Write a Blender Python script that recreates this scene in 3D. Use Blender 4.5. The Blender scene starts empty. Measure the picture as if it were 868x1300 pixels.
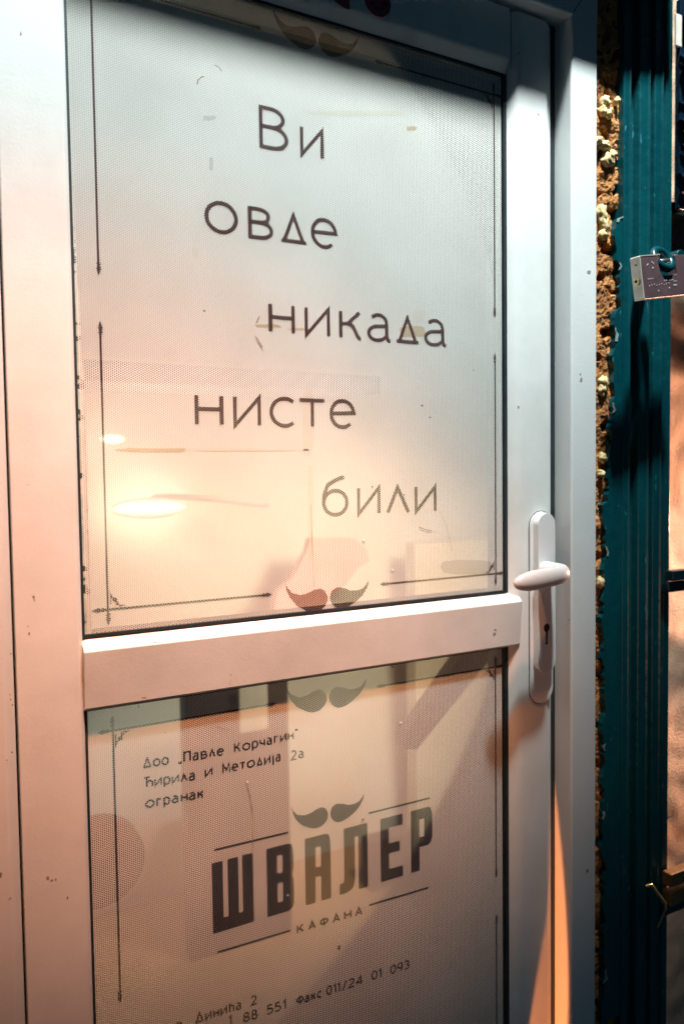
import bpy, bmesh, math, random
from mathutils import Vector, Matrix, noise
from mathutils.geometry import tessellate_polygon
random.seed(7)
C = bpy.context.scene.collection
S = bpy.context.scene

# ---------------------------------------------------------------- camera
CAM = Vector((0, -0.72, 0))
_f = 1000.0                                   # focal length in photo pixels (868 x 1300)
_X = Vector((1806, -71.6, _f)).normalized()   # direction of the door's width, in camera axes (right, down, forward)
_D = Vector((279, 21000, _f)); _D = (_D - _X * _D.dot(_X)).normalized()
_N = _X.cross(_D)
R3 = Matrix((_X, _N, -_D))                    # camera axes -> world
cam = bpy.data.objects.new('camera', bpy.data.cameras.new('camera')); C.objects.link(cam)
right, up, back = R3 @ Vector((1, 0, 0)), R3 @ Vector((0, -1, 0)), R3 @ Vector((0, 0, -1))
cam.matrix_world = Matrix.Translation(CAM) @ Matrix((right, up, back)).transposed().to_4x4()
cam.data.sensor_fit = 'VERTICAL'; cam.data.sensor_height = 36; cam.data.lens = _f / 1300 * 36
cam.data.clip_start = 0.02; cam.data.clip_end = 50
cam.data.dof.use_dof = True; cam.data.dof.focus_distance = 0.80; cam.data.dof.aperture_fstop = 4.8
S.camera = cam

def at(u, v, y=0.0):
    """where the line of sight measured at photo pixel (u, v) meets the vertical plane Y = y (used as a ruler)"""
    r = R3 @ Vector((u - 434, v - 650, _f))
    return CAM + r * ((y - CAM.y) / r.y)

# ---------------------------------------------------------------- world and lamps
w = bpy.data.worlds.new('World'); S.world = w; w.use_nodes = True
bg = w.node_tree.nodes['Background']
bg.inputs[0].default_value = (0.10, 0.22, 0.34, 1); bg.inputs[1].default_value = 0.085

def look(o, target):
    o.rotation_euler = (Vector(target) - o.location).to_track_quat('-Z', 'Y').to_euler()

def lamp(name, kind, loc, target, energy, color, **kw):
    l = bpy.data.lights.new(name, kind); l.energy = energy; l.color = color
    for k, v in kw.items(): setattr(l, k, v)
    o = bpy.data.objects.new(name, l); C.objects.link(o); o.location = loc
    look(o, target); return o

kl = lamp('street_lamp_light', 'SPOT', (0.46, -0.90, 2.90), (0.48, 0, 0.87), 1820, (0.86, 0.98, 0.98), spot_size=math.radians(20), spot_blend=1.0, shadow_soft_size=0.09)
kl.scale = (1.9, 1, 1)
wl = lamp('warm_street_light', 'SPOT', (0.16, -0.75, 1.70), (0.21, 0, -0.09), 400, (1.0, 0.36, 0.15), spot_size=math.radians(11.0), spot_blend=1.0, shadow_soft_size=0.05)
wl.scale = (2.7, 1, 1)
lamp('warm_fill_light', 'SPOT', (-0.30, -0.95, -0.40), (0.58, 0, -0.28), 10, (1.0, 0.42, 0.18), spot_size=math.radians(28), spot_blend=1.0, shadow_soft_size=0.15)  # added warm fill for the shade on the right stile, no visible source
lamp('low_sodium_light', 'SPOT', (0.43, -0.13, -2.2), (0.65, 0, -0.91), 900, (1.0, 0.30, 0.09), spot_size=math.radians(3.0), spot_blend=0.10, shadow_soft_size=0.003)
lamp('wall_sodium_light', 'SPOT', (1.45, 0.0, -0.10), (1.08, 0.10, -0.12), 36, (1.0, 0.55, 0.36), spot_size=math.radians(105), spot_blend=0.15, shadow_soft_size=0.012)
lamp('room_lamp_light', 'SPOT', (1.05, 0.35, 0.16), (1.05, 1.3, -0.55), 98, (1.0, 0.82, 0.60), spot_size=math.radians(88), spot_blend=1.0, shadow_soft_size=0.12)
S.view_settings.view_transform = 'Standard'; S.view_settings.look = 'None'
S.view_settings.exposure = 0.0; S.view_settings.gamma = 1.0
S.cycles.transparent_max_bounces = 24; S.cycles.max_bounces = 8

# ---------------------------------------------------------------- materials
def new_mat(name):
    m = bpy.data.materials.new(name); m.use_nodes = True
    nt = m.node_tree; b = nt.nodes['Principled BSDF']
    return m, nt, b

def N(nt, t, **kw):
    n = nt.nodes.new(t)
    for k, v in kw.items():
        if k.startswith('i'):
            key = k[1:]; n.inputs[int(key) if key.isdigit() else key.replace('_', ' ')].default_value = v
        else: setattr(n, k, v)
    return n

def noisy(name, c1, c2, scale=8, rough=0.4, bump=0.0, bscale=120, metal=0, spots=None, spot_scale=40, spot_at=0.72, coat=0.0, stretch=(1, 1, 1), rough2=None):
    m, nt, b = new_mat(name); L = nt.links.new
    tc = N(nt, 'ShaderNodeTexCoord'); mp = N(nt, 'ShaderNodeMapping'); mp.inputs['Scale'].default_value = stretch
    L(tc.outputs['Object'], mp.inputs[0])
    n1 = N(nt, 'ShaderNodeTexNoise'); n1.inputs['Scale'].default_value = scale; n1.inputs['Detail'].default_value = 8; n1.inputs['Roughness'].default_value = .65
    L(mp.outputs[0], n1.inputs['Vector'])
    r = N(nt, 'ShaderNodeValToRGB'); r.color_ramp.elements[0].position = .3; r.color_ramp.elements[1].position = .7
    r.color_ramp.elements[0].color = (*c1, 1); r.color_ramp.elements[1].color = (*c2, 1)
    L(n1.outputs['Fac'], r.inputs[0]); out = r.outputs[0]
    if spots:
        n2 = N(nt, 'ShaderNodeTexNoise'); n2.inputs['Scale'].default_value = spot_scale; n2.inputs['Detail'].default_value = 3
        L(mp.outputs[0], n2.inputs['Vector'])
        r2 = N(nt, 'ShaderNodeValToRGB'); r2.color_ramp.elements[0].position = spot_at; r2.color_ramp.elements[1].position = spot_at + .03
        L(n2.outputs['Fac'], r2.inputs[0])
        mx = N(nt, 'ShaderNodeMixRGB'); mx.inputs[2].default_value = (*spots, 1)
        L(r2.outputs[0], mx.inputs[0]); L(out, mx.inputs[1]); out = mx.outputs[0]
    L(out, b.inputs['Base Color'])
    b.inputs['Roughness'].default_value = rough; b.inputs['Metallic'].default_value = metal
    b.inputs['Coat Weight'].default_value = coat
    if rough2 is not None:
        mr = N(nt, 'ShaderNodeMapRange'); mr.inputs['To Min'].default_value = rough; mr.inputs['To Max'].default_value = rough2
        L(n1.outputs['Fac'], mr.inputs['Value']); L(mr.outputs[0], b.inputs['Roughness'])
    if bump:
        n3 = N(nt, 'ShaderNodeTexNoise'); n3.inputs['Scale'].default_value = bscale; n3.inputs['Detail'].default_value = 6
        L(tc.outputs['Object'], n3.inputs['Vector'])
        bp = N(nt, 'ShaderNodeBump'); bp.inputs['Strength'].default_value = bump; bp.inputs['Distance'].default_value = .002
        L(n3.outputs['Fac'], bp.inputs['Height']); L(bp.outputs[0], b.inputs['Normal'])
    return m

PITCH = 0.00213
def perforated(name, c1, c2, rough=0.5, radius=0.335):
    """vinyl with round holes punched on a hexagonal grid; the same grid runs through film and print"""
    m, nt, b = new_mat(name); L = nt.links.new
    tc = N(nt, 'ShaderNodeTexCoord'); sp = N(nt, 'ShaderNodeSeparateXYZ'); L(tc.outputs['Object'], sp.inputs[0])
    def M(op, a, bb=None):
        n = N(nt, 'ShaderNodeMath', operation=op)
        for i, x in enumerate((a, bb)):
            if x is None: continue
            if isinstance(x, (int, float)): n.inputs[i].default_value = x
            else: L(x, n.inputs[i])
        return n.outputs[0]
    u0 = M('MULTIPLY', sp.outputs['X'], 1 / (PITCH * 1.742)); v0 = M('MULTIPLY', sp.outputs['Z'], 1 / PITCH)
    def dist(off):
        fu = M('MULTIPLY', M('SUBTRACT', M('FRACT', M('ADD', u0, off + 20)), .5), 1.742)
        fv = M('SUBTRACT', M('FRACT', M('ADD', v0, off + 2000)), .5)
        return M('ADD', M('MULTIPLY', fu, fu), M('MULTIPLY', fv, fv))
    d = M('MINIMUM', dist(0.0), dist(0.5))
    hole = M('LESS_THAN', d, radius ** 2)
    nz = N(nt, 'ShaderNodeTexNoise'); nz.inputs['Scale'].default_value = 9; nz.inputs['Detail'].default_value = 7
    L(tc.outputs['Object'], nz.inputs['Vector'])
    r = N(nt, 'ShaderNodeValToRGB'); r.color_ramp.elements[0].position = .35; r.color_ramp.elements[1].position = .6
    r.color_ramp.elements[0].color = (*c1, 1); r.color_ramp.elements[1].color = (*c2, 1)
    L(nz.outputs['Fac'], r.inputs[0]); L(r.outputs[0], b.inputs['Base Color'])
    b.inputs['Roughness'].default_value = rough; b.inputs['Specular IOR Level'].default_value = .12
    tr = N(nt, 'ShaderNodeBsdfTransparent'); mx = N(nt, 'ShaderNodeMixShader')
    L(hole, mx.inputs[0]); L(b.outputs[0], mx.inputs[1]); L(tr.outputs[0], mx.inputs[2])
    L(mx.outputs[0], nt.nodes['Material Output'].inputs['Surface'])
    return m

def emis(name, col, s):
    m, nt, b = new_mat(name)
    b.inputs['Base Color'].default_value = (*col, 1); b.inputs['Emission Color'].default_value = (*col, 1)
    b.inputs['Emission Strength'].default_value = s
    return m

M_pvc = noisy('white_pvc', (.64, .63, .60), (.80, .80, .78), 7, .38, .05, 350, spots=(.30, .22, .14), spot_scale=60, spot_at=.745, rough2=.5)
M_pvc2 = noisy('white_pvc_frame', (.68, .69, .68), (.78, .79, .78), 6, .42, .08, 300, spots=(.24, .18, .12), spot_scale=70, spot_at=.745)
M_gasket = noisy('black_rubber', (.006, .012, .016), (.02, .03, .035), 30, .5)
M_film = perforated('perforated_white_vinyl', (.72, .70, .65), (.80, .78, .73), .5)
M_inkA = perforated('maroon_brown_ink', (.060, .026, .026), (.080, .036, .034), .8)
M_inkB = perforated('navy_ink', (.004, .011, .032), (.008, .018, .044), .4)
M_tape = perforated('tape_residue', (.52, .40, .24), (.62, .50, .34), .7)
M_tapeP = perforated('pale_residue', (.70, .65, .56), (.75, .70, .62), .7)
M_greyst = perforated('grey_smudge', (.50, .48, .44), (.56, .54, .50), .7)
M_scuff = noisy('scuff_dirt', (.24, .18, .13), (.36, .29, .22), 200, .8)
M_plastic = noisy('white_nylon', (.74, .74, .74), (.80, .80, .80), 12, .32, .04, 400, coat=.15)
M_dark = noisy('dark_hole', (.01, .01, .012), (.02, .02, .02), 20, .7)
M_steel = noisy('steel', (.35, .34, .32), (.5, .49, .46), 60, .35, metal=1)
M_glassedge = noisy('glass_edge_green', (.30, .36, .30), (.62, .66, .58), 60, .5, spots=(.04, .06, .04), spot_scale=90, spot_at=.58)
M_plaster = noisy('crumbling_plaster', (.26, .085, .020), (.60, .26, .075), 45, .95, 1.0, 260, spots=(.03, .012, .008), spot_scale=110, spot_at=.60)
M_foam = noisy('expanding_foam', (.52, .36, .14), (.76, .60, .32), 60, .8, .5, 200)
M_green = noisy('green_gloss_paint', (.0, .045, .060), (.001, .080, .092), 22, .20, .5, 60, spots=(.06, .24, .28), spot_scale=230, spot_at=.70, stretch=(1, 1, .22), rough2=.42)
M_dull = noisy('shaded_wall_brown', (.035, .022, .026), (.06, .038, .042), 40, .6, .4, 200)  # dark brown that stands in for shade on the wall
M_navy = noisy('navy_gloss_paint', (.002, .008, .02), (.006, .02, .04), 30, .22, .3, 60)
M_greend = noisy('dark_green_iron', (.0, .02, .03), (.004, .04, .055), 30, .3, .25, 90, spots=(.10, .3, .34), spot_scale=120, spot_at=.72)
M_chip = noisy('chipped_paint_edge', (.08, .20, .22), (.34, .42, .40), 120, .8, .5, 200)
M_orange = noisy('ochre_render', (.62, .40, .27), (.78, .56, .40), 30, .9, .8, 420, spots=(.30, .16, .08), spot_scale=130, spot_at=.70)
M_lockbody = noisy('lock_brown_lacquer', (.15, .085, .095), (.21, .125, .135), 50, .35, .1, 300, coat=.3)
M_lockend = noisy('lock_pale_metal', (.62, .56, .48), (.74, .68, .60), 90, .4)
M_brass = noisy('brass', (.45, .36, .18), (.6, .5, .26), 90, .35, metal=.8)
M_mark = noisy('white_print', (.8, .8, .8), (.9, .9, .9), 50, .6)
M_badge = noisy('dark_red_badge', (.16, .015, .02), (.34, .05, .05), 160, .4)
M_rust = noisy('rusty_brown_paint', (.14, .075, .02), (.26, .15, .05), 60, .5, .4, 200)

m, nt, b = new_mat('window_glass'); L = nt.links.new
fr = N(nt, 'ShaderNodeFresnel'); fr.inputs[0].default_value = 1.5
gl = N(nt, 'ShaderNodeBsdfGlossy'); gl.inputs['Roughness'].default_value = .02
tr = N(nt, 'ShaderNodeBsdfTransparent'); tr.inputs[0].default_value = (.93, .97, .94, 1); mx = N(nt, 'ShaderNodeMixShader')
L(fr.outputs[0], mx.inputs[0]); L(tr.outputs[0], mx.inputs[1]); L(gl.outputs[0], mx.inputs[2]); L(mx.outputs[0], nt.nodes['Material Output'].inputs[0])
M_glass = m

# ---------------------------------------------------------------- builders
def thing(name, label, cat, loc=(0, 0, 0), group=None):
    o = bpy.data.objects.new(name, None); C.objects.link(o); o.location = loc; o.empty_display_size = .05
    o['label'] = label; o['category'] = cat
    if group: o['group'] = group
    return o

def tag(o, label=None, cat=None, group=None, kind=None):
    for k, v in (('label', label), ('category', cat), ('group', group), ('kind', kind)):
        if v: o[k] = v
    return o

def origin_of(p):
    v = Vector((0, 0, 0))
    while p: v += p.location; p = p.parent
    return v

def obj(name, me, m, parent=None, bevel=0, smooth=False, seg=2):
    """me is built in world coordinates; the object keeps them as its own local coordinates"""
    o = bpy.data.objects.new(name, me); C.objects.link(o)
    if parent:
        o.parent = parent; o.location = -origin_of(parent)
    me.materials.append(m)
    if smooth: me.polygons.foreach_set('use_smooth', [True] * len(me.polygons))
    if bevel:
        md = o.modifiers.new('bevel', 'BEVEL'); md.width = bevel; md.segments = seg; md.limit_method = 'ANGLE'; md.angle_limit = math.radians(40)
        me.polygons.foreach_set('use_smooth', [True] * len(me.polygons))
        o.modifiers.new('wn', 'WEIGHTED_NORMAL').keep_sharp = True
    return o

def mesh(name, vs, fs):
    me = bpy.data.meshes.new(name); me.from_pydata([tuple(v) for v in vs], [], fs); me.update(); return me

def box_me(x0, x1, y0, y1, z0, z1):
    vs = [(x, y, z) for x in (x0, x1) for y in (y0, y1) for z in (z0, z1)]
    return mesh('box', vs, [(0, 1, 3, 2), (4, 6, 7, 5), (0, 4, 5, 1), (2, 3, 7, 6), (0, 2, 6, 4), (1, 5, 7, 3)])

def prism_z(profile, z0, z1):
    """profile: list of (x, y) going round; extruded along z"""
    n = len(profile)
    vs = [(x, y, z0) for x, y in profile] + [(x, y, z1) for x, y in profile]
    me = mesh('prism', vs, [(i, (i + 1) % n, n + (i + 1) % n, n + i) for i in range(n)] + [tuple(range(n))[::-1], tuple(range(n, 2 * n))])
    fixn(me); return me

def prism_x(profile, x0, x1):
    """profile: list of (y, z)"""
    n = len(profile)
    vs = [(x0, y, z) for y, z in profile] + [(x1, y, z) for y, z in profile]
    me = mesh('prism', vs, [(i, (i + 1) % n, n + (i + 1) % n, n + i) for i in range(n)] + [tuple(range(n))[::-1], tuple(range(n, 2 * n))])
    fixn(me); return me

def fixn(me):
    bm = bmesh.new(); bm.from_mesh(me); bmesh.ops.recalc_face_normals(bm, faces=bm.faces); bm.to_mesh(me); bm.free()

def plate(outline, holes, y0, y1, yfun=None):
    """outline in (x, z) with holes, front face at y0, back at y1"""
    loops = [outline] + list(holes)
    pts = [p for l in loops for p in l]; n = len(pts)
    tris = tessellate_polygon([[Vector((x, z, 0)) for x, z in l] for l in loops])
    vs = [(x, y0 if not yfun else yfun(x, z), z) for x, z in pts]; fs = [tuple(t) for t in tris]
    if y1 is not None:
        vs += [(x, y1, z) for x, z in pts]; fs += [tuple(i + n for i in t)[::-1] for t in tris]
        k = 0
        for l in loops:
            m_ = len(l)
            fs += [(k + i, k + (i + 1) % m_, n + k + (i + 1) % m_, n + k + i) for i in range(m_)]
            k += m_
    me = mesh('plate', vs, fs)
    if y1 is not None: fixn(me)
    return me

def oblong(cx, z0, z1, w, n=10, wb=None):
    wb = wb or w; r, rb = w / 2, wb / 2
    pts = [(cx + r * math.cos(a), z1 - r + r * math.sin(a)) for a in [math.pi * i / n for i in range(n + 1)]]
    pts += [(cx + rb * math.cos(a), z0 + rb + rb * math.sin(a)) for a in [math.pi + math.pi * i / n for i in range(n + 1)]]
    return pts

def ell(cx, cz, rx, rz, n=20, a0=0, a1=2 * math.pi):
    full = abs(a1 - a0 - 2 * math.pi) < 1e-6
    return [(cx + rx * math.cos(a0 + (a1 - a0) * i / n), cz + rz * math.sin(a0 + (a1 - a0) * i / n)) for i in range(n if full else n + 1)]

# ---------------------------------------------------------------- hand-drawn stroke lettering
FY = 0.010                    # depth of the film's front
PY = FY - 0.0003              # print sits on it
def A(cx, cy, rx, ry, d0, d1, n=14):
    return [(cx + rx * math.cos(math.radians(d0 + (d1 - d0) * i / n)), cy + ry * math.sin(math.radians(d0 + (d1 - d0) * i / n))) for i in range(n + 1)]
XH = .73
G = {  # glyph: (width in cap heights, strokes); x 0..1 across the glyph, y in cap heights
 'В': (.66, [[(0, .53), (0, 1), (.45, 1)] + A(.45, .765, .42, .235, 90, -90) + [(0, .53)], [(0, .53), (.5, .53)] + A(.5, .265, .5, .265, 90, -90) + [(0, 0), (0, .56)]]),
 'и': (.60, [[(0, XH), (0, .0), (1, XH), (1, 0)]]),
 'о': (.72, [A(.5, XH/2, .5, XH/2, 0, 360, 28)]),
 'в': (.52, [[(0, .39), (0, XH), (.45, XH)] + A(.45, .56, .42, .17, 90, -90) + [(0, .39)], [(0, .39), (.5, .39)] + A(.5, .195, .5, .195, 90, -90) + [(0, 0), (0, .41)]]),
 'Δ': (.62, [[(-.04, .03), (.10, .03), (.5, XH - .01), (.90, .03), (1.04, .03)], [(.05, .03), (.95, .03)]]),
 'е': (.58, [[(.02, .37), (1, .40)] + A(.5, XH/2, .5, XH/2, 8, 312, 26)]),
 'н': (.56, [[(0, 0), (0, XH)], [(1, 0), (1, XH)], [(0, .39), (1, .39)]]),
 'к': (.52, [[(0, 0), (0, XH)], [(.05, .38), (.35, .40), (.95, XH)], [(.35, .41), (.62, .33), (.85, .05), (1, -.01)]]),
 'а': (.56, [A(.44, XH - .24, .38, .235, 140, 0, 10) + [(.82, .12), (.88, .02), (1, 0)], [(.82, .42), (.42, .40)] + A(.40, .20, .40, .20, 90, 270, 12) + [(.60, .03), (.82, .14)]]),
 'с': (.55, [A(.60, XH/2, .60, XH/2, 50, 310, 22)]),
 'т': (.56, [[(0, XH - .02), (1, XH - .02)], [(.5, XH - .02), (.5, 0)]]),
 'Λ': (.56, [[(0, 0), (.48, XH), (1, 0)]]),
 'б': (.60, [A(.5, .34, .5, .34, 0, 360, 26), [(0, .34), (.02, .58), (.18, .84), (.5, .97), (.88, 1.06)]]),
 'Д': (.80, [[(-.03, .03), (.06, .03), (.5, 1), (.94, .03), (1.03, .03)], [(.03, .03), (.97, .03)]]),
 'П': (.62, [[(0, 0), (0, 1), (1, 1), (1, 0)]]),
 'К': (.60, [[(0, 0), (0, 1)], [(.03, .5), (.35, .53), (.95, 1)], [(.35, .53), (.7, .35), (1, 0)]]),
 'р': (.56, [[(0, -.30), (0, XH)], A(.48, XH/2, .50, XH/2, 150, -150, 22)]),
 'ч': (.50, [[(0, XH), (0, .46), (.15, .30), (.5, .26), (1, .32)], [(1, XH), (1, 0)]]),
 'г': (.42, [[(0, 0), (0, XH - .02), (1, XH - .02)]]),
 '„': (.30, [[(.2, .10), (.0, -.16)], [(.9, .10), (.7, -.16)]]),
 '“': (.30, [[(.2, 1.05), (.0, .80)], [(.9, 1.05), (.7, .80)]]),
 'Ћ': (.74, [[(0, 1), (.72, 1)], [(.28, 1), (.28, 0)], [(.28, .45), (.55, .62), (.85, .58), (1, .40), (1, 0)]]),
 'М': (.74, [[(0, 0), (.06, 1), (.5, .25), (.94, 1), (1, 0)]]),
 'ј': (.22, [[(.8, XH), (.8, -.12), (.45, -.28), (0, -.28)], [(.8, .93), (.8, 1.0)]]),
 'А': (.66, [[(0, 0), (.5, 1), (1, 0)], [(.2, .33), (.8, .33)]]),
 'Ф': (.74, [A(.5, .52, .5, .30, 0, 360, 22), [(.5, 0), (.5, 1)]]),
 'Н': (.66, [[(0, 0), (0, 1)], [(1, 0), (1, 1)], [(0, .5), (1, .5)]]),
 'ћ': (.58, [[(.12, 0), (.12, 1)], [(-.08, .86), (.5, .86)], [(.12, .45), (.45, .72), (.85, .66), (1, .45), (1, 0)]]),
 '0': (.56, [A(.5, .5, .5, .5, 0, 360, 24)]),
 '1': (.30, [[(0, .80), (.8, 1), (.8, 0)]]),
 '2': (.54, [[(.05, .84)] + A(.5, .70, .42, .30, 140, -20, 10) + [(0, 0), (1, 0)]]),
 '3': (.52, [A(.45, .76, .42, .24, 150, -80, 10) + [(.45, .53)], A(.45, .265, .50, .265, 85, -150, 12)]),
 '4': (.58, [[(.75, 0), (.75, 1), (0, .28), (1, .28)]]),
 '5': (.52, [[(.9, 1), (.15, 1), (.10, .58)] + A(.45, .30, .50, .30, 100, -150, 12)]),
 '8': (.56, [A(.5, .76, .40, .24, 0, 360, 18), A(.5, .26, .5, .26, 0, 360, 20)]),
 '9': (.54, [A(.5, .68, .5, .32, 0, 360, 20), [(1, .68), (.95, .35), (.6, 0)]]),
 '/': (.40, [[(0, -.1), (1, 1.05)]]),
}
def ribbon(pts, w, y, vs, fs, closed=False):
    p = [Vector(q) for q in pts]
    q = [p[0]]
    for a in p[1:]:
        if (a - q[-1]).length > 1e-6: q.append(a)
    p = q
    if len(p) > 3 and (p[0] - p[-1]).length < 1e-5: p = p[:-1]; closed = True
    n = len(p); base = len(vs)
    for i in range(n):
        a = p[(i - 1) % n] if (i or closed) else None
        c = p[(i + 1) % n] if (i < n - 1 or closed) else None
        d1 = (p[i] - a).normalized() if a is not None else None
        d2 = (c - p[i]).normalized() if c is not None else None
        if d1 is None: d1 = d2
        if d2 is None: d2 = d1
        n1, n2 = Vector((-d1.y, d1.x)), Vector((-d2.y, d2.x))
        mm = n1 + n2
        if mm.length < .2: mm = n1
        mm.normalize(); k = w / 2 / max(mm.dot(n1), .42)
        for s in (1, -1): vs.append((p[i].x + mm.x * k * s, y, p[i].y + mm.y * k * s))
    for i in range(n if closed else n - 1):
        j = (i + 1) % n
        fs.append((base + 2 * i, base + 2 * i + 1, base + 2 * j + 1, base + 2 * j))

def glyph(ch, x0, x1, z, cap, sw, vs, fs, y=PY):
    """glyph whose ink runs from x0 to x1"""
    strokes = G[ch][1]; a, b_ = x0 + sw / 2, x1 - sw / 2
    for k, st in enumerate(strokes):
        ribbon([(a + px * (b_ - a), z + sw * .5 + py * (cap - sw)) for px, py in st], sw, y - k * .00004, vs, fs)

def word(txt, u0, v0, u1, v1, cap, sw, vs, fs, gap=.09):
    """word from baseline pixel (u0, v0) to (u1, v1), measured on the film plane"""
    a, b_ = at(u0, v0, FY), at(u1, v1, FY)
    W = sum(G[c][0] for c in txt) + gap * (len(txt) - 1); k = (b_.x - a.x) / W; x = a.x
    for c in txt:
        wd = G[c][0] * k; f_ = (x - a.x) / (b_.x - a.x)
        glyph(c, x, x + wd, a.z + (b_.z - a.z) * f_, cap, sw, vs, fs); x += wd + gap * k

# ================================================================= THE DOOR
BZ = -1.16
door = thing('door', 'white plastic door with two film-covered glass panels and a lever handle', 'door', (0.39, 0.02, BZ))
XL, XR = 0.0785, 0.7035       # leaf edges
GL, GR = 0.1345, 0.629        # glass opening
TOPZ = 0.462
def frame_box(name, x0, x1, y0, y1, z0, z1, m=M_pvc, p=None, bev=.0022):
    return obj(name, box_me(x0, x1, y0, y1, z0, z1), m, p, bevel=bev)
# stiles with a sloped glazing bead on the glass side
sl = obj('stile', prism_z([(XL, 0.0), (GL - .004, 0.0), (GL, .004), (GL, .045), (XL, .045)], BZ, .5345), M_pvc, door, bevel=.0012)
sr = obj('stile', prism_z([(GR, .009), (.6345, .0045), (.6405, .0005), (.648, 0.0), (.6840, 0.0), (.6990, .0085), (.6990, .045), (GR, .045)], BZ, .5345), M_pvc, door, bevel=.0008)
obj('rail', prism_x([(.008, TOPZ), (.001, TOPZ + .012), (0.0, TOPZ + .018), (0.0, .5345), (.045, .5345), (.045, TOPZ)], GL + .0005, GR - .0005), M_pvc, door, bevel=.001)
obj('rail', box_me(GL + .001, GR - .001, 0.0, .045, BZ, BZ + .12), M_pvc, door, bevel=.002)
# middle rail: bright sloping top bead, flat front
obj('middle_rail', prism_x([(.012, -.1432), (-.0015, -.1505), (-.0055, -.1545), (-.0012, -.2065), (.001, -.2085), (.012, -.2085), (.045, -.2085), (.045, -.1432)], GL - .0008, .6408), M_pvc, door, bevel=.0008)
# rubber gaskets round both panes
def gasket(x0, x1, z0, z1):
    t = .0026
    return [box_me(x0, x0 + t, .0060, .014, z0, z1), box_me(x1 - .0045, x1, .0075, .014, z0, z1),
            box_me(x0 + t, x1 - .0045, .0070, .014, z0, z0 + .0028), box_me(x0 + t, x1 - .0045, .0070, .014, z1 - .0030, z1)]
for z0, z1 in ((-.1440, TOPZ + .001), (BZ + .12, -.2080)):
    for me in gasket(GL, GR + .0005, z0, z1): obj('gasket', me, M_gasket, door)
# pale green strip coloured as the bare glass edge beside the left bead
vs, fs = [], []
n = 90
for i in range(n + 1):
    z = .24 - i * (.24 + .141) / n
    wdt = .0015 + .005 * min(1, i / 40) + .0014 * noise.noise((z * 60, 0, 0))
    vs += [(GL + .0028, .0098, z), (GL + .0028 + wdt, .0104, z)]
    if i: fs.append((2 * i - 2, 2 * i - 1, 2 * i + 1, 2 * i))
obj('glass_edge_strip', mesh('s', vs, fs), M_glassedge, door)

panes = []
for nm, z0, z1 in (('upper', -.148, TOPZ + .004), ('lower', BZ + .11, -.204)):
    panes.append(obj('glass_pane', box_me(GL - .004, GR + .006, .0112, .0152, z0, z1), M_glass, door))

def film_sheet(xl0, xl1, x1, z0, z1, wav):
    """thin vinyl sheet; left edge runs from xl1 (top) to xl0 (bottom) and is cut unevenly"""
    n = 60; pts = []
    for i in range(n + 1):
        t = i / n; z = z0 + (z1 - z0) * t
        pts.append((xl0 + (xl1 - xl0) * t + wav * noise.noise((z * 45, 3, 0)), z))
    pts += [(x1, z1), (x1, z0)]
    return plate(pts, [], FY, None)
film_u = obj('perforated_film', film_sheet(.1400, .1365, .6236, -.1412, TOPZ - .001, .0006), M_film, door)
film_l = obj('perforated_film', film_sheet(.1375, .1375, .6215, BZ + .123, -.2100, .0004), M_film, door)

# ---- big words on the upper film
def big(spec, v):
    vs, fs = [], []
    for ch, u0, u1, vb in spec:
        a, b_ = at(u0, vb, FY), at(u1, vb, FY)
        glyph(ch, a.x, b_.x, a.z, .0415, .0040, vs, fs)
    return mesh('word', vs, fs)
Z1, Z2, Z3, Z4, Z5 = .3225, .2330, .1418, .0480, -.0445
words = [
 (Z1, [('В', 329, 366), ('и', 380.5, 411)]),
 (Z2, [('о', 259.9, 302.5), ('в', 315, 347), ('Δ', 355.5, 389.5), ('е', 394.3, 428.2)]),
 (Z3, [('н', 341, 374.5), ('и', 386.5, 418.9), ('к', 430, 459.6), ('а', 465.6, 497.4), ('Δ', 502, 531.5), ('а', 537.8, 567.8)]),
 (Z4, [('н', 247.5, 283.8), ('и', 296.2, 331.7), ('с', 342, 375), ('т', 378.4, 413.9), ('е', 418, 451)]),
 (Z5, [('б', 408.6, 442.3), ('и', 453, 482.6), ('Λ', 489.8, 520), ('и', 525.9, 553.8)])]
for zb, sp in words:
    vs, fs = [], []
    vv = 590 - zb * 1230     # rough image height of the baseline, only to read x off the ruler
    for ch, u0, u1 in sp:
        a, b_ = at(u0, vv, FY).x, at(u1, vv, FY).x
        glyph(ch, a, b_, zb, .0418, .0041, vs, fs)
    obj('lettering', mesh('word', vs, fs), M_inkA, film_u)

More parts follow.
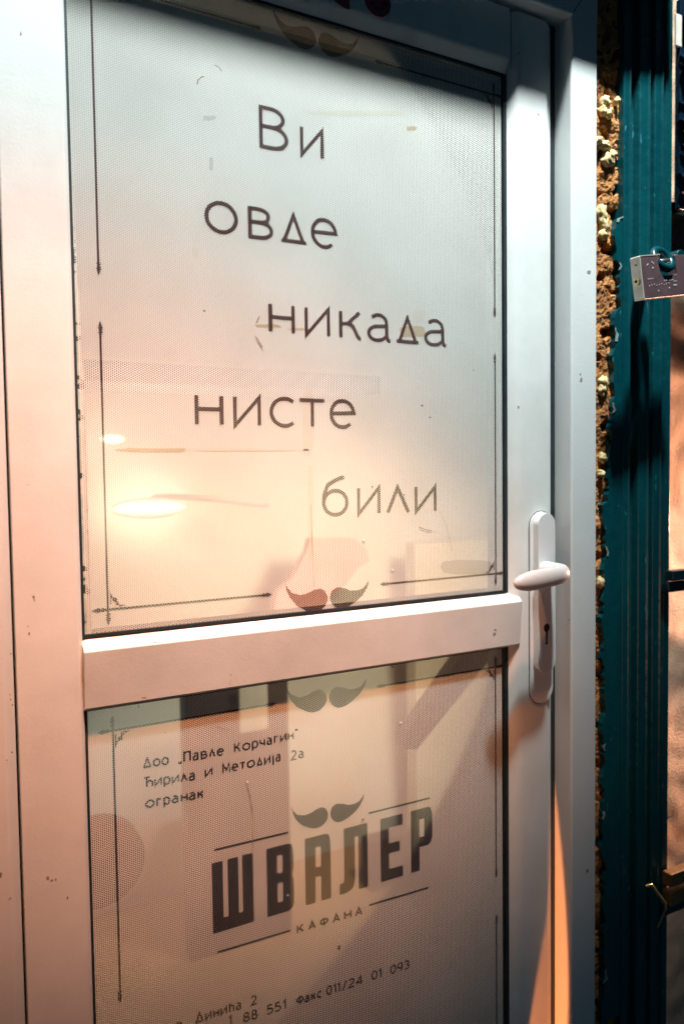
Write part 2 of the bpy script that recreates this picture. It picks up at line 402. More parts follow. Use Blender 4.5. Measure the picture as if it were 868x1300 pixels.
# ---- borders with spear ends
def spear(x, z, dx, dz, s, vs, fs, y):
    """spear point whose tip lies at (x, z) pointing along (dx, dz)"""
    def P_(a, b_): return (x - dx * a * s - dz * b_ * s, y, z - dz * a * s + dx * b_ * s)
    k = len(vs)
    prof = [(0, 0), (2.2, 1.0), (5.2, 2.1), (7.6, 1.7), (8.6, .7), (9.2, 1.9), (10.6, 1.9), (11.6, .7), (13.2, .45)]
    ring = [P_(a, b_) for a, b_ in prof] + [P_(a, -b_) for a, b_ in prof[:0:-1]]
    vs += ring; nn = len(ring)
    for i in range(1, len(prof) - 1):
        a, b_, c_, d_ = i, i + 1, nn - i - 1, nn - i
        fs.append((k + a, k + b_, k + c_, k + d_))
    fs.append((k, k + 1, k + nn - 1))
def border(xa, xb, za, zb, gaps_x, gaps_z, ink, parent, top=True, bottom=True):
    vs, fs = [], []; t = .0020; s = .0010; y = PY
    e = .0145
    for z, on in ((za, bottom), (zb, top)):
        if not on: continue
        ribbon([(xa - .004, z), (gaps_x[0] - .006, z)], t, y, vs, fs); ribbon([(gaps_x[1] + .006, z), (xb + .004, z)], t, y, vs, fs)
        spear(gaps_x[0], z, 1, 0, s, vs, fs, y - .00005); spear(gaps_x[1], z, -1, 0, s, vs, fs, y - .00005)
        spear(xa - e, z, -1, 0, s, vs, fs, y - .00005); spear(xb + e * .9, z, 1, 0, s, vs, fs, y - .00005)
    for x in (xa, xb):
        ribbon([(x, za - .004 if bottom else -1.0), (x, gaps_z[0] - .006)], t, y - .00009, vs, fs)
        ribbon([(x, gaps_z[1] + .006), (x, zb + .004)], t, y - .00009, vs, fs)
        spear(x, gaps_z[0], 0, 1, s, vs, fs, y - .00012); spear(x, gaps_z[1], 0, -1, s, vs, fs, y - .00012)
        if bottom: spear(x, za - e, 0, -1, s, vs, fs, y - .00012)
        if top: spear(x, zb + e, 0, 1, s, vs, fs, y - .00012)
    for x, sx in ((xa, 1), (xb, -1)):        # stepped corner fillets
        for z, sz, on in ((za, 1, bottom), (zb, -1, top)):
            if not on: continue
            def q(a, b_): return (x + sx * a * .001, y - .00016, z + sz * b_ * .001)
            k = len(vs)
            vs += [q(2, 17), q(4.5, 11), q(2, 9), q(4.5, 11), q(8.5, 10), q(8.0, 5.5), q(4, 8), q(8.5, 10), q(8.8, 6.5), q(11, 4), q(7, 2.5), q(11, 4), q(17, 2.5), q(9, 2)]
            fs += [(k, k + 1, k + 2), (k + 3, k + 4, k + 5, k + 6), (k + 7, k + 8, k + 9, k + 10), (k + 11, k + 12, k + 13)]
            k = len(vs); vs += [q(2, 9), q(3.2, 9), q(3.2, 4), q(2, 4)]; fs.append((k, k + 1, k + 2, k + 3))
    return obj('border_print', mesh('border', vs, fs), ink, parent)
border(.1588, .6125, -.1205, .4375, (.3225, .4500), (.1405, .1815), M_inkA, film_u)
border(.1600, .6115, -.9000, -.2330, (.3245, .4440), (-.5370, -.4920), M_inkB, film_l, bottom=False)

# ---- moustaches
MO_L = [(112, 185), (130, 222), (165, 255), (230, 268), (290, 245), (350, 205), (400, 187), (440, 200), (462, 240), (463, 275), (445, 320), (400, 368), (340, 390), (280, 385), (210, 360), (150, 300), (122, 245)]
MO_R = [(482, 240), (500, 185), (545, 153), (600, 152), (650, 165), (710, 155), (760, 130), (790, 85), (808, 50), (797, 110), (760, 180), (710, 240), (650, 290), (600, 320), (550, 332), (510, 312), (484, 275)]
def mo_pts(px): 
    p = at(355 + px[0] / 7.548, 1000 + px[1] / 7.548, FY); return (p.x, p.z)
mL, mR = [mo_pts(p) for p in MO_L], [mo_pts(p) for p in MO_R]
mcx = (mL[8][0] + mR[0][0]) / 2; mcz = (mL[8][1] + mR[0][1]) / 2
mw = mR[8][0] - mL[0][0]
def moustache(cx, cz, wd, ink, parent, flip=1):
    vs, fs = [], []
    for half in (mL, mR):
        k = len(vs); pl = [(cx + (x - mcx) * wd / mw, cz + flip * (z - mcz) * wd / mw) for x, z in half]
        tr_ = tessellate_polygon([[Vector((x, z, 0)) for x, z in pl]])
        vs += [(x, PY, z) for x, z in pl]; fs += [tuple(i + k for i in t_) for t_ in tr_]
    return obj('moustache_print', mesh('moustache', vs, fs), ink, parent)
a, b_ = at(362, 738, FY), at(468, 738, FY); c_ = at(417, 757, FY)
moustache(c_.x, c_.z, b_.x - a.x, M_inkA, film_u)
a, b_ = at(348, 15, FY), at(456, 50, FY); c_ = at(402.5, 49, FY)
moustache(c_.x, c_.z, b_.x - a.x, M_inkA, film_u, flip=1)
a, b_ = at(363, 885, FY), at(465, 868, FY); c_ = at(416, 884, FY)
moustache(c_.x, c_.z, b_.x - a.x, M_inkB, film_l)
moustache(mcx, mcz, mw, M_inkB, film_l)

# ---- address on the lower film
vs, fs = [], []
cp, sw = .0108, .00180
word('Доо', 181.5, 976, 215, 971, cp, sw, vs, fs); word('„ПавΛе', 226, 969.5, 284.5, 959, cp, sw, vs, fs)
word('Корчагин“', 296.7, 956.5, 378.5, 937, cp, sw, vs, fs)
word('ЋириΛа', 182.5, 1001, 248.5, 990.5, cp, sw, vs, fs); word('и', 260, 987, 270, 985, cp, sw, vs, fs)
word('МетоΔија', 281.7, 983, 357, 966, cp, sw, vs, fs); word('2а', 368.5, 966, 386.5, 961.5, cp, sw, vs, fs)
word('огранак', 184.5, 1027, 259, 1013, cp, sw, vs, fs)
obj('lettering', mesh('address', vs, fs), M_inkB, film_l)
vs, fs = [], []
word('а', 222, 1309, 233, 1305, cp, sw, vs, fs); word('Динића', 247.5, 1300, 307, 1281, cp, sw, vs, fs); word('2', 318, 1277.5, 326.5, 1275, cp, sw, vs, fs)
word('1', 290, 1303, 295, 1302, cp, sw, vs, fs); word('88', 308.5, 1299, 327.3, 1293, cp, sw, vs, fs); word('551', 338.5, 1289, 363.5, 1281, cp, sw, vs, fs)
word('Факс', 376, 1277, 409, 1266, cp, sw, vs, fs); word('011', 414, 1264.5, 432, 1258.5, cp, sw, vs, fs); word('/24', 434, 1258, 460.5, 1249, cp, sw, vs, fs)
word('01', 471, 1245, 484.5, 1241, cp, sw, vs, fs); word('093', 495, 1237.5, 519.5, 1229.5, cp, sw, vs, fs)
obj('lettering', mesh('phone', vs, fs), M_inkB, film_l)

# ---- the logo: heavy condensed letters, bars and the small word beneath
def solid(polys, vs, fs, y):
    for outline, holes in polys:
        k = len(vs); loops = [outline] + holes
        tr_ = tessellate_polygon([[Vector((x, z, 0)) for x, z in l] for l in loops])
        vs += [(x, y, z) for l in loops for x, z in l]; fs += [tuple(i + k for i in t_) for t_ in tr_]
LG = {
 'Ш': [([(0, 0), (1, 0), (1, 1), (.74, 1), (.74, .19), (.63, .19), (.63, 1), (.375, 1), (.375, .19), (.265, .19), (.265, 1), (0, 1)], [])],
 'В': [([(0, 0), (.82, 0), (.94, .03), (1, .09), (1, .46), (.93, .53), (1, .60), (1, .90), (.94, .97), (.82, 1), (0, 1)], [[(.38, .60), (.60, .60), (.60, .86), (.38, .86)], [(.38, .17), (.60, .17), (.60, .45), (.38, .45)]])],
 'А': [([(0, 0), (.39, 0), (.39, .38), (.62, .38), (.62, 0), (1, 0), (1, .88), (.93, .97), (.80, 1), (0, 1)], [[(.40, .53), (.62, .53), (.62, .83), (.40, .83)]])],
 'Л': [([(0, .0), (.20, .0), (.42, .03), (.52, .11), (.54, .20), (.54, .83), (.66, .83), (.66, 0), (1, 0), (1, 1), (.17, 1), (.17, .22), (.12, .165), (0, .165)], [])],
 'Е': [([(0, 0), (1, 0), (1, .17), (.38, .17), (.38, .42), (.86, .42), (.86, .58), (.38, .58), (.38, .83), (1, .83), (1, 1), (0, 1)], [])],
 'Р': [([(0, 0), (.40, 0), (.40, .38), (.82, .38), (.94, .42), (1, .50), (1, .88), (.94, .97), (.82, 1), (0, 1)], [[(.40, .54), (.62, .54), (.62, .83), (.40, .83)]])],
}
vs, fs = [], []
zt, zb = -.3820, -.4535
for ch, u0, u1, vm in (('Ш', 269.5, 322.0, 1145), ('В', 338.5, 372.5, 1110), ('А', 387.3, 419.8, 1110), ('Л', 430.5, 466.8, 1100), ('Е', 483.0, 511.0, 1090), ('Р', 521.5, 548.3, 1080)):
    xa_, xb_ = at(u0, vm, FY).x, at(u1, vm, FY).x
    solid([([(xa_ + x * (xb_ - xa_), zb + z * (zt - zb)) for x, z in o_], [[(xa_ + x * (xb_ - xa_), zb + z * (zt - zb)) for x, z in h] for h in hs]) for o_, hs in LG[ch]], vs, fs, PY)
for (u0, v0), (u1, v1) in (((272, 1079), (365.4, 1056.7)), ((467.5, 1032.4), (545, 1013)), ((275.8, 1209), (368.7, 1181)), ((468, 1149), (544, 1126.4))):
    p, q_ = at(u0, v0, FY), at(u1, v1, FY)
    ribbon([(p.x, p.z), (q_.x, q_.z)], .0021, PY, vs, fs)
word('КАФАНА', 376.6, 1186, 460, 1161.5, .0104, .0021, vs, fs, gap=.32)
obj('logo_print', mesh('logo', vs, fs), M_inkB, film_l)

# ---- dirt and tape residue on the films
def blotch(u, v, du, dv, mat_, parent, seed=0, n=26, rag=.35, nm='residue', y=FY - .00015):
    pts = []
    for i in range(n):
        a_ = 2 * math.pi * i / n; ca, sa = math.cos(a_), math.sin(a_)
        ca = math.copysign(abs(ca) ** .5, ca); sa = math.copysign(abs(sa) ** .5, sa)
        k = 1 + rag * noise.noise((seed * 7.3 + 2 * math.cos(a_), 2 * math.sin(a_), seed))
        p = at(u + du * ca * k, v + dv * sa * k, FY); pts.append((p.x, p.z))
    return obj(nm, plate(pts, [], y, None), mat_, parent)
blotch(195, 571.5, 43, 2.6, M_tape, film_u, 1); blotch(295, 571, 48, 1.9, M_tapeP, film_u, 2); blotch(370, 571, 22, 1.4, M_tapeP, film_u, 3)
blotch(391, 535, 7, 42, M_tapeP, film_u, 4, rag=.1); blotch(394, 650, 3.5, 60, M_tapeP, film_u, 5, rag=.15)
blotch(455, 144, 60, 3.2, M_tapeP, film_u, 6, rag=.2); blotch(522, 163, 6, 3, M_tape, film_u, 7)
blotch(523, 421, 16, 7, M_tape, film_u, 8, rag=.15); blotch(531, 402, 8, 8, M_tapeP, film_u, 9)
blotch(340, 414, 16, 2.2, M_tape, film_u, 10); blotch(378, 418, 12, 1.6, M_tape, film_u, 11)
blotch(592, 720, 32, 9, M_greyst, film_u, 12, rag=.1); blotch(266, 150, 8, 3, M_greyst, film_u, 13); blotch(268, 208, 2.5, 8, M_greyst, film_u, 14)
blotch(248, 322, 4, 7, M_tapeP, film_u, 15)
def scuff(pts, w_, parent, nm='scratch'):
    vs, fs = [], []
    P2 = [at(u, v, FY) for u, v in pts]
    ribbon([(p.x, p.z) for p in P2], w_, PY - .0005, vs, fs)
    return obj(nm, mesh('scratch', vs, fs), M_scuff, parent)
scuff([(250, 108), (251, 102), (256, 98), (259, 98)], .0010, film_u); scuff([(272, 83), (278, 86), (281, 91)], .0008, film_u)
scuff([(324, 427), (328, 433), (333, 441)], .0012, film_u); scuff([(325, 410), (329, 402)], .0012, film_u)
scuff([(531, 669), (538, 672), (547, 674)], .0009, film_u); scuff([(557, 648), (566, 668), (573, 700)], .0003, film_u)
scuff([(394, 640), (396, 690), (398, 745)], .0004, film_u)
scuff([(311, 990), (317, 1010), (321, 1035), (320, 1085)], .0007, film_l); scuff([(275, 922), (285, 926), (290, 926)], .0006, film_l)
for u, v, s_ in ((461, 685, 1.6), (498, 723, 1.3), (97, 550, .9), (508, 917, 1.5), (314, 992, 1.6), (365, 1136, 1.1), (276, 934, .8)):
    blotch(u, v, s_, s_, M_mark, film_u if v < 780 else film_l, u, nm='fleck', y=PY - .0006)
for u, v, s_ in ((259, 395, 1.6), (535, 515, 1.5), (545, 530, 1.2), (430, 1201, 2), (460, 1040, 1.6), (210, 930, .9), (441, 890, 1.2), (497, 846, 1.6), (600, 470, 1.0), (512, 628, 1.0), (472, 618, 1.2)):
    blotch(u, v, s_, s_ * .8, M_scuff, film_u if v < 780 else film_l, u, nm='fleck', y=PY - .0006)
def speck(u, v, du, dv, y, parent, seed, m_=M_scuff):
    pts = []
    for i in range(9):
        a_ = 2 * math.pi * i / 9; k = 1 + .5 * noise.noise((seed, 3 * math.cos(a_), 3 * math.sin(a_)))
        p = at(u + du * math.cos(a_) * k, v + dv * math.sin(a_) * k, y); pts.append((p.x, p.z))
    return obj('chip', plate(pts, [], y - .0003, None), m_, parent)
for i, (u, v, du, dv) in enumerate(((43, 757, 1.5, 1.2), (44, 761, .8, 2), (37.5, 804, 1.1, 1.6), (36, 795, .7, .7), (61, 1114, 1.7, 2.4), (66, 1117, 2, 1.1), (71, 1116, 1, 1.3), (86, 1139, 1, 1.5), (27, 42, 1, 2))):
    speck(u, v, du, dv, 0, sl, i)
for i, (u, v, du, dv) in enumerate(((197, 816, 2, 1), (203, 815.5, 3, .8), (211, 815, 1.6, .9), (222, 814, 1.2, .7), (183, 886, 3.5, 1.0), (176, 897, .8, 2), (475, 798, 1.4, 1.1), (489, 795, 1, .8), (293, 857, 1, .8), (628, 800, 2, 1.5))):
    speck(u, v, du, dv, -.004, bpy.data.objects['middle_rail'], i + 20)

# ---- handle set
hs = obj('handle_plate', plate(oblong(.6745, -.2840, -.0480, .0370), [], -.0022, .0005), M_plastic, door, bevel=.0008)
kx, kz = .6745, -.1890
obj('plate_shadow_gap', plate(oblong(.6745, -.2849, -.0471, .0388), [], -.0004, .0002), M_gasket, hs)  # dark rim drawn as the shade line round the handle plate
key = [(kx + .0052 * math.cos(a_), kz + .0052 * math.sin(a_)) for a_ in [math.radians(-60 + 300 * i / 16) for i in range(17)]]
key += [(kx - .0024, kz - .0190), (kx - .0015, kz - .0205), (kx + .0015, kz - .0205), (kx + .0024, kz - .0190)]
cov = plate(oblong(.6745, -.2440, -.0500, .0270, n=14, wb=.0285), [key[::-1]], -.0110, -.0021)
obj('handle_cover', cov, M_plastic, hs, bevel=.0030, seg=4)
obj('keyhole', plate([(x + (x - kx) * .05, z + (z - kz + .007) * .03) for x, z in key], [], -.0100, -.0024), M_dark, hs)
obj('lock_cylinder', plate(oblong(kx, kz - .0185, kz - .006, .0032), [], -.0104, -.0099), M_steel, hs, bevel=.0006)
# lever: short neck and a swelling grip that reaches left, one continuous surface
def lathe_path(path, segs=20):
    """path: list of (centre, radius_a, radius_b, tangent)"""
    vs, fs = [], []
    for c, ra, rb, t in path:
        t = Vector(t).normalized(); u_ = t.cross(Vector((0, 0, 1)));
        u_ = u_.normalized() if u_.length > 1e-3 else Vector((1, 0, 0)); v_ = u_.cross(t).normalized()
        for i in range(segs):
            a_ = 2 * math.pi * i / segs; vs.append(Vector(c) + u_ * ra * math.cos(a_) + v_ * rb * math.sin(a_))
    m_ = len(path)
    for k in range(m_ - 1):
        for i in range(segs):
            j = (i + 1) % segs; fs.append((k * segs + i, k * segs + j, (k + 1) * segs + j, (k + 1) * segs + i))
    fs.append(tuple(range(segs))[::-1]); fs.append(tuple(range((m_ - 1) * segs, m_ * segs)))
    me = mesh('lathe', vs, fs); fixn(me); return me
px_, pz_ = .6680, -.1185
Pth = [((px_, -.010, pz_), .0125, .0125, (0, -1, 0)), ((px_, -.020, pz_), .0115, .0115, (0, -1, 0)), ((px_, -.032, pz_), .0108, .0112, (0, -1, 0)),
       ((px_ - .0005, -.0405, pz_), .0104, .0114, (-.25, -1, 0)), ((px_ - .004, -.0470, pz_ - .0002), .0098, .0112, (-.8, -.8, 0)), ((px_ - .0105, -.0505, pz_ - .0008), .0090, .0108, (-1, -.35, 0))]
for t_, r_ in ((.022, .0108), (.034, .0114), (.046, .0118), (.058, .0113), (.067, .0100), (.0745, .0078), (.0790, .0052), (.0812, .0022)):
    Pth.append(((px_ - t_, -.0520, pz_ - .0035 * t_ / .05), .0085 * r_ / .0118, r_, (-1, 0, -.05)))
lv = obj('lever', lathe_path(Pth, 28), M_plastic, hs, smooth=True)
md = lv.modifiers.new('sub', 'SUBSURF'); md.levels = 1; md.render_levels = 2

# ---- round badge and number sticker remains on the top rail
p = at(480, 3, 0)
bd = obj('badge', plate(ell(p.x - .001, p.z, .0158, .0150, 30), [], -.0008, .0002), M_badge, door)
for i in range(7):
    a_ = i * 2 * math.pi / 7
    speck_c = (p.x - .001 + .008 * math.cos(a_), p.z + .0075 * math.sin(a_))
    obj('badge_figure', plate(ell(*speck_c, .0028, .0022, 8), [], -.0011, None), M_dark, bd)
a = at(438, 4, 0)
obj('number_sticker', plate([(a.x - .016, a.z + .012), (a.x - .012, a.z - .002), (a.x - .001, a.z - .0055), (a.x + .005, a.z - .0055), (a.x + .005, a.z + .030), (a.x - .002, a.z + .030), (a.x - .002, a.z + .004)], [], -.0007, None), M_badge, door)

# ================================================================= DOOR FRAME
fr_ = thing('door_frame', 'white plastic outer frame around the door, with dirty edges', 'door frame', (0.39, 0.03, BZ))
JY = -.0165
obj('jamb', prism_z([(.7095, .050), (.7095, JY + .002), (.7115, JY), (.7505, JY), (.7520, JY + .002), (.7520, .050)], BZ, .5425), M_pvc2, fr_, bevel=.0010)
obj('jamb', prism_z([(-.30, .050), (-.30, JY + .010), (.066, JY + .010), (.0695, JY + .012), (.0765, .0030), (.0765, .050)], BZ, .5425), M_pvc2, fr_, bevel=.0010)
obj('head', prism_x([(.050, .5395), (JY + .002, .5395), (JY, .5415), (JY, .5990), (.050, .5990)], -.30, .7520), M_pvc2, fr_, bevel=.0010)
obj('seal_strip', box_me(.6990, .7095, .012, .020, BZ, .545), M_gasket, fr_)
obj('seal_strip', box_me(.0765, .0785, .012, .020, BZ, .545), M_gasket, fr_)
obj('seal_strip', box_me(.0785, .7035, .012, .020, .5345, .5395), M_gasket, fr_)
for i, (u, v, du, dv) in enumerate(((14, 888, .8, 1.6), (13, 882, .6, 1), (16, 895, .9, 1.4), (15.5, 955, 1.2, 1.5), (14, 830, .7, 1.3), (9, 965, .7, 1.2))):
    speck(u, v, du, dv, JY + .010, fr_, i + 50)
for i, (u, v, du, dv) in enumerate(((747, 345, 2.5, 2), (737, 482, 1.5, 2.5), (736, 475, 1, 1), (721, 787, 1, .8), (745, 1105, 1.6, 2.4))):
    speck(u, v, du, dv, JY, fr_, i + 70)

vs, fs = [], []
ribbon([(.7110, .5420), (.7505, .5985)], .0009, JY - .0003, vs, fs)
obj('mitre_seam', mesh('seam', vs, fs), M_gasket, fr_)
vs, fs = [], []
ribbon([(GR + .0008, TOPZ + .004), (GR + .0008, .5340)], .0007, -.0003, vs, fs)
obj('weld_seam', mesh('seam', vs, fs), M_gasket, door)
# ================================================================= WALL ROUND THE FRAME
wall = thing('wall', 'crumbling brown plaster edge of the wall between door frame and green post', 'wall', (0.80, 0.08, BZ))
x0, x1, z0, z1 = .7460, .8015, -1.1, .62
nx, nz = 26, 860
vs, fs = [], []
for j in range(nz + 1):
    for i in range(nx + 1):
        x = x0 + (x1 - x0) * i / nx; z = z0 + (z1 - z0) * j / nz
        h = .0046 * noise.noise((x * 24, z * 24, 1)) + .0026 * noise.noise((x * 80, z * 80, 5)) + .0013 * noise.noise((x * 260, z * 260, 9))
        pit = noise.noise((x * 60, z * 60, 20))
        if pit > .22: h += (pit - .22) * .06
        vs.append((x, -.0085 + h, z))
for j in range(nz):
    for i in range(nx):
        k = j * (nx + 1) + i; fs.append((k, k + 1, k + nx + 2, k + nx + 1))
obj('broken_plaster', mesh('plaster', vs, fs), M_plaster, wall)
obj('reveal', box_me(.7525, .90, .030, .060, z0, z1), M_plaster, wall)
# unseen box over the door, added to cast the shade on its top
shade_box = thing('overhead_shade_box', 'unseen dark box added above the door to shade its top', 'light blocker', (0.39, -.02, .62))
obj('shade_box_body', box_me(-.6, .86, -.064, .30, .606, .86), M_greend, shade_box, bevel=.004)
# expanding foam lumps
def lump(c, r, seed):
    bm = bmesh.new(); bmesh.ops.create_icosphere(bm, subdivisions=3, radius=1)
    for v in bm.verts:
        d = v.co.normalized()
        k = 1 + .45 * noise.noise(d * 1.7 + Vector((seed, 0, 0))) + .22 * noise.noise(d * 4.5 + Vector((0, seed, 0)))
        v.co = Vector((d.x * r[0] * k, d.y * r[1] * k, d.z * r[2] * k)) + Vector(c)
    me = bpy.data.meshes.new('lump'); bm.to_mesh(me); bm.free(); return me
for i, (u, v, ru, rv) in enumerate(((767, 131, 5, 7), (764, 141, 4, 5), (771, 144, 5, 5), (759, 179, 4, 4), (767, 185, 7, 4), (771, 203, 7, 8), (776, 197, 5, 5), (763, 272, 5, 9), (766, 285, 5, 9), (764, 298, 4, 5), (765, 487, 6, 7), (762, 495, 4, 6), (764, 581, 4, 5), (762, 601, 3, 4), (761, 740, 3, 6), (781, 129, 2, 4))):
    p = at(u, v, -.011); s_ = .00135
    obj('foam_lump', lump(p, (ru * s_, .006, rv * s_ * .95), i * 3.1), M_foam, wall, smooth=True)

# ================================================================= GREEN FLUTED POST
post = thing('fluted_post', 'glossy green painted iron post with vertical flutes and chipped paint', 'post', (0.84, -.02, BZ))
FX = [(.7960, .020), (.7960, -.0165), (.7970, -.0180), (.8050, -.0180), (.8068, -.0200), (.8085, -.0180), (.8100, -.0100), (.8205, -.0100), (.8222, -.0180), (.8240, -.0200), (.8370, -.0200), (.8388, -.0225), (.8405, -.0195), (.8420, -.0115), (.8470, -.0115), (.8485, -.0195), (.8500, -.0210), (.8600, -.0210), (.8618, -.0235), (.8635, -.0205), (.8650, -.0165), (.8700, -.0165), (.8715, -.0200), (.8822, -.0200), (.8832, -.0185), (.8832, .060), (.7950, .060)]
obj('post_shaft', prism_z(FX, z0, .6055), M_green, post, bevel=.0005)
# ragged green paint skin that has crept over the plaster
pts, n = [], 240
for i in range(n + 1):
    v = 262 + (1296 - 262) * i / n
    base = 789 if v < 275 else (778 if v < 300 else (781 if v < 395 else (776 - (v - 395) * .03)))
    if 275 < v < 335: base = 776
    if v > 560: base = 768 - (v - 560) * .012
    if v > 640: base = 761 + 4 * noise.noise((v * .012, 7, 0))
    p = at(base + 4.0 * noise.noise((v * .045, 2, 0)) + 2.0 * noise.noise((v * .22, 5, 0)), v, -.010)
    pts.append((max(p.x, .7535), p.z))
zl = pts[-1][1]; zt_ = pts[0][1]
ol = pts + [(.7966, zl), (.7966, zt_)]
obj('paint_skirt', plate(ol, [], -.0165, -.0080), M_green, post)
run = []
def flush(run):
    if len(run) < 3: return
    o_ = [(x - .0004, z) for x, z, t_ in run] + [(x + t_, z) for x, z, t_ in run[::-1]]
    obj('paint_chip', plate(o_, [], -.0173, -.0164), M_chip, post)
for (xa_, za_) in pts:
    t_ = .007 * noise.noise((za_ * 33, 9, 0)) + .004 * noise.noise((za_ * 150, 4, 0)) - .0002
    if t_ < .0009: flush(run); run = []
    else: run.append((xa_, za_, t_))
flush(run)

# ================================================================= ORANGE WALL, GATE, PADLOCK
ow = thing('ochre_wall', 'rough ochre rendered wall lit orange behind the green post', 'wall', (1.2, .2, BZ))
vs, fs = [], []
nx, nz = 60, 220; x0_, x1_, y_ = .885, 1.45, .10
for j in range(nz + 1):
    for i in range(nx + 1):
        x = x0_ + (x1_ - x0_) * i / nx; z = -1.16 + 1.9 * j / nz
        vs.append((x, y_ + .004 * noise.noise((x * 30, z * 30, 4)) + .0006 * noise.noise((x * 120, z * 120, 4)), z))
for j in range(nz):
    for i in range(nx):
        k = j * (nx + 1) + i; fs.append((k, k + 1, k + nx + 2, k + nx + 1))
obj('render_coat', mesh('render', vs, fs), M_orange, ow, smooth=True)
obj('wall_core', box_me(.8805, 1.45, .112, .13, -1.16, .74), M_orange, ow)

def tube(a, b_, r, n=12):
    a, b_ = Vector(a), Vector(b_); d = (b_ - a).normalized(); u_ = d.orthogonal().normalized(); v_ = d.cross(u_)
    vs = [c + u_ * r * math.cos(2 * math.pi * i / n) + v_ * r * math.sin(2 * math.pi * i / n) for c in (a, b_) for i in range(n)]
    return mesh('tube', vs, [(i, (i + 1) % n, n + (i + 1) % n, n + i) for i in range(n)] + [tuple(range(n))[::-1], tuple(range(n, 2 * n))])
def curve_tube(pts, r, n=8):
    P3 = [Vector(p) for p in pts]; path = []
    vs, fs = [], []
    for k, p in enumerate(P3):
        t_ = (P3[min(k + 1, len(P3) - 1)] - P3[max(k - 1, 0)]).normalized()
        u_ = t_.cross(Vector((0, 1, 0)));  u_ = u_.normalized() if u_.length > 1e-3 else t_.orthogonal().normalized(); v_ = t_.cross(u_)
        vs += [p + u_ * r * math.cos(2 * math.pi * i / n) + v_ * r * math.sin(2 * math.pi * i / n) for i in range(n)]
    for k in range(len(P3) - 1):
        fs += [(k * n + i, k * n + (i + 1) % n, (k + 1) * n + (i + 1) % n, (k + 1) * n + i) for i in range(n)]
    return mesh('tube', vs, fs)
gate = thing('iron_gate', 'dark blue-green iron gate with flat cross bars hung beyond the green post', 'gate', (0.93, -.03, BZ))
GY = -.035
def gx(u, v): return at(u, v, GY)
# flat cross bars low down
for v, hgt, mt in ((731, .0130, M_greend), (1116, .0180, M_rust), (1140, .0190, M_rust)):
    p = gx(852, v)
    obj('cross_bar', box_me(.8655, 1.40, GY - .004, GY + .010, p.z - hgt / 2, p.z + hgt / 2), mt, gate, bevel=.0015)
p = gx(852, 743); obj('cross_bar', box_me(.8655, 1.40, GY + .002, GY + .014, p.z - .010, p.z + .004), M_greend, gate, bevel=.002)
p = gx(852, 1153); obj('cross_bar', box_me(.8655, 1.40, GY + .002, GY + .014, p.z - .010, p.z + .006), M_greend, gate, bevel=.002)
# scrollwork and a lock case high up
obj('gate_stile', box_me(.905, .925, GY + .012, GY + .030, .340, .60), M_greend, gate, bevel=.002)
obj('gate_panel', box_me(.8836, 1.40, GY + .004, GY + .012, gx(858, 262).z, .60), M_navy, gate, bevel=.002)
obj('wall_shade_plate', box_me(.8836, 1.40, GY + .030, GY + .036, gx(858, 322).z, gx(858, 262).z + .02), M_dull, gate, bevel=.001)  # dark plate put in for the shaded stretch of wall behind the padlock
for v, h_ in ((62, .006), (84, .012), (118, .005), (150, .016), (182, .005), (212, .010), (236, .006)):
    p = gx(858, v)
    obj('gate_rib', curve_tube([(.8822 + .02 * k, GY - .002 - .006 * math.sin(k * .9 + v), p.z + .010 * math.sin(k * .55 + v)) for k in range(14)], h_ * .55), M_navy, gate, smooth=True)
p = gx(864, 38); obj('pale_plate', box_me(p.x - .004, p.x + .05, GY + .004, GY + .007, p.z - .018, p.z + .022), M_lockend, gate, bevel=.001)  # small pale plate set on the gate panel
# unseen slanting bars added to throw shade on the ochre wall
for za_, zb_, r_ in ((.105, .045, .0060), (.060, .015, .0090), (-.195, -.215, .0100)):
    obj('gate_bar', tube((1.18, .048, za_), (1.36, .052, zb_), r_), M_greend, gate, smooth=True)
# hinge hook near the foot
p, q_ = at(828, 1128, -.040), at(843, 1146, -.044)
obj('hook', curve_tube([(p.x - .006, -.034, p.z + .002), (p.x, -.038, p.z + .004), (p.x + .008, -.040, p.z - .008), (q_.x, -.044, q_.z), (q_.x + .006, -.040, q_.z - .012), (q_.x + .004, -.030, q_.z - .040)], .0022), M_brass, gate, smooth=True)

# padlock
LY = -.085
lock = thing('padlock', 'brown oblong padlock with pale end face hanging tilted from a green staple', 'padlock', tuple(at(835, 342, LY)))
a = math.radians(9.5)
TL = at(812, 325.5, LY - .0)
ex, ez = Vector((math.cos(a), 0, math.sin(a))), Vector((-math.sin(a), 0, math.cos(a)))
wd_, ht_, dp = .094, .0485, .0125
def lk(x, z, y): return TL + ex * x + ez * z + Vector((0, y, 0))
def lock_mesh(poly, y0_, y1_):
    n = len(poly); tr_ = tessellate_polygon([[Vector((x, z, 0)) for x, z in poly]])
    vs = [lk(x, z, y0_) for x, z in poly] + [lk(x, z, y1_) for x, z in poly]
    fs = [tuple(t_) for t_ in tr_] + [tuple(i + n for i in t_)[::-1] for t_ in tr_] + [(i, (i + 1) % n, n + (i + 1) % n, n + i) for i in range(n)]
    me = mesh('lock', vs, fs); fixn(me); return me
body = [(0, -ht_), (wd_, -ht_), (wd_, 0), (.060, 0), (.060, -.0235), (.034, -.0235), (.034, 0), (0, 0)]
lb = obj('lock_body', lock_mesh(body, 0, dp), M_lockbody, lock, bevel=.0016)
obj('end_plate', lock_mesh([(-.0022, -ht_ - .0002), (-.0001, -ht_ - .0002), (-.0001, .0010), (-.0022, .0002)], -.0006, dp + .0006), M_lockend, lock, bevel=.0006)
obj('top_strip', lock_mesh([(0, .0001), (.0335, .0001), (.0335, .0012), (0, .0012)], -.0003, dp), M_lockend, lock)
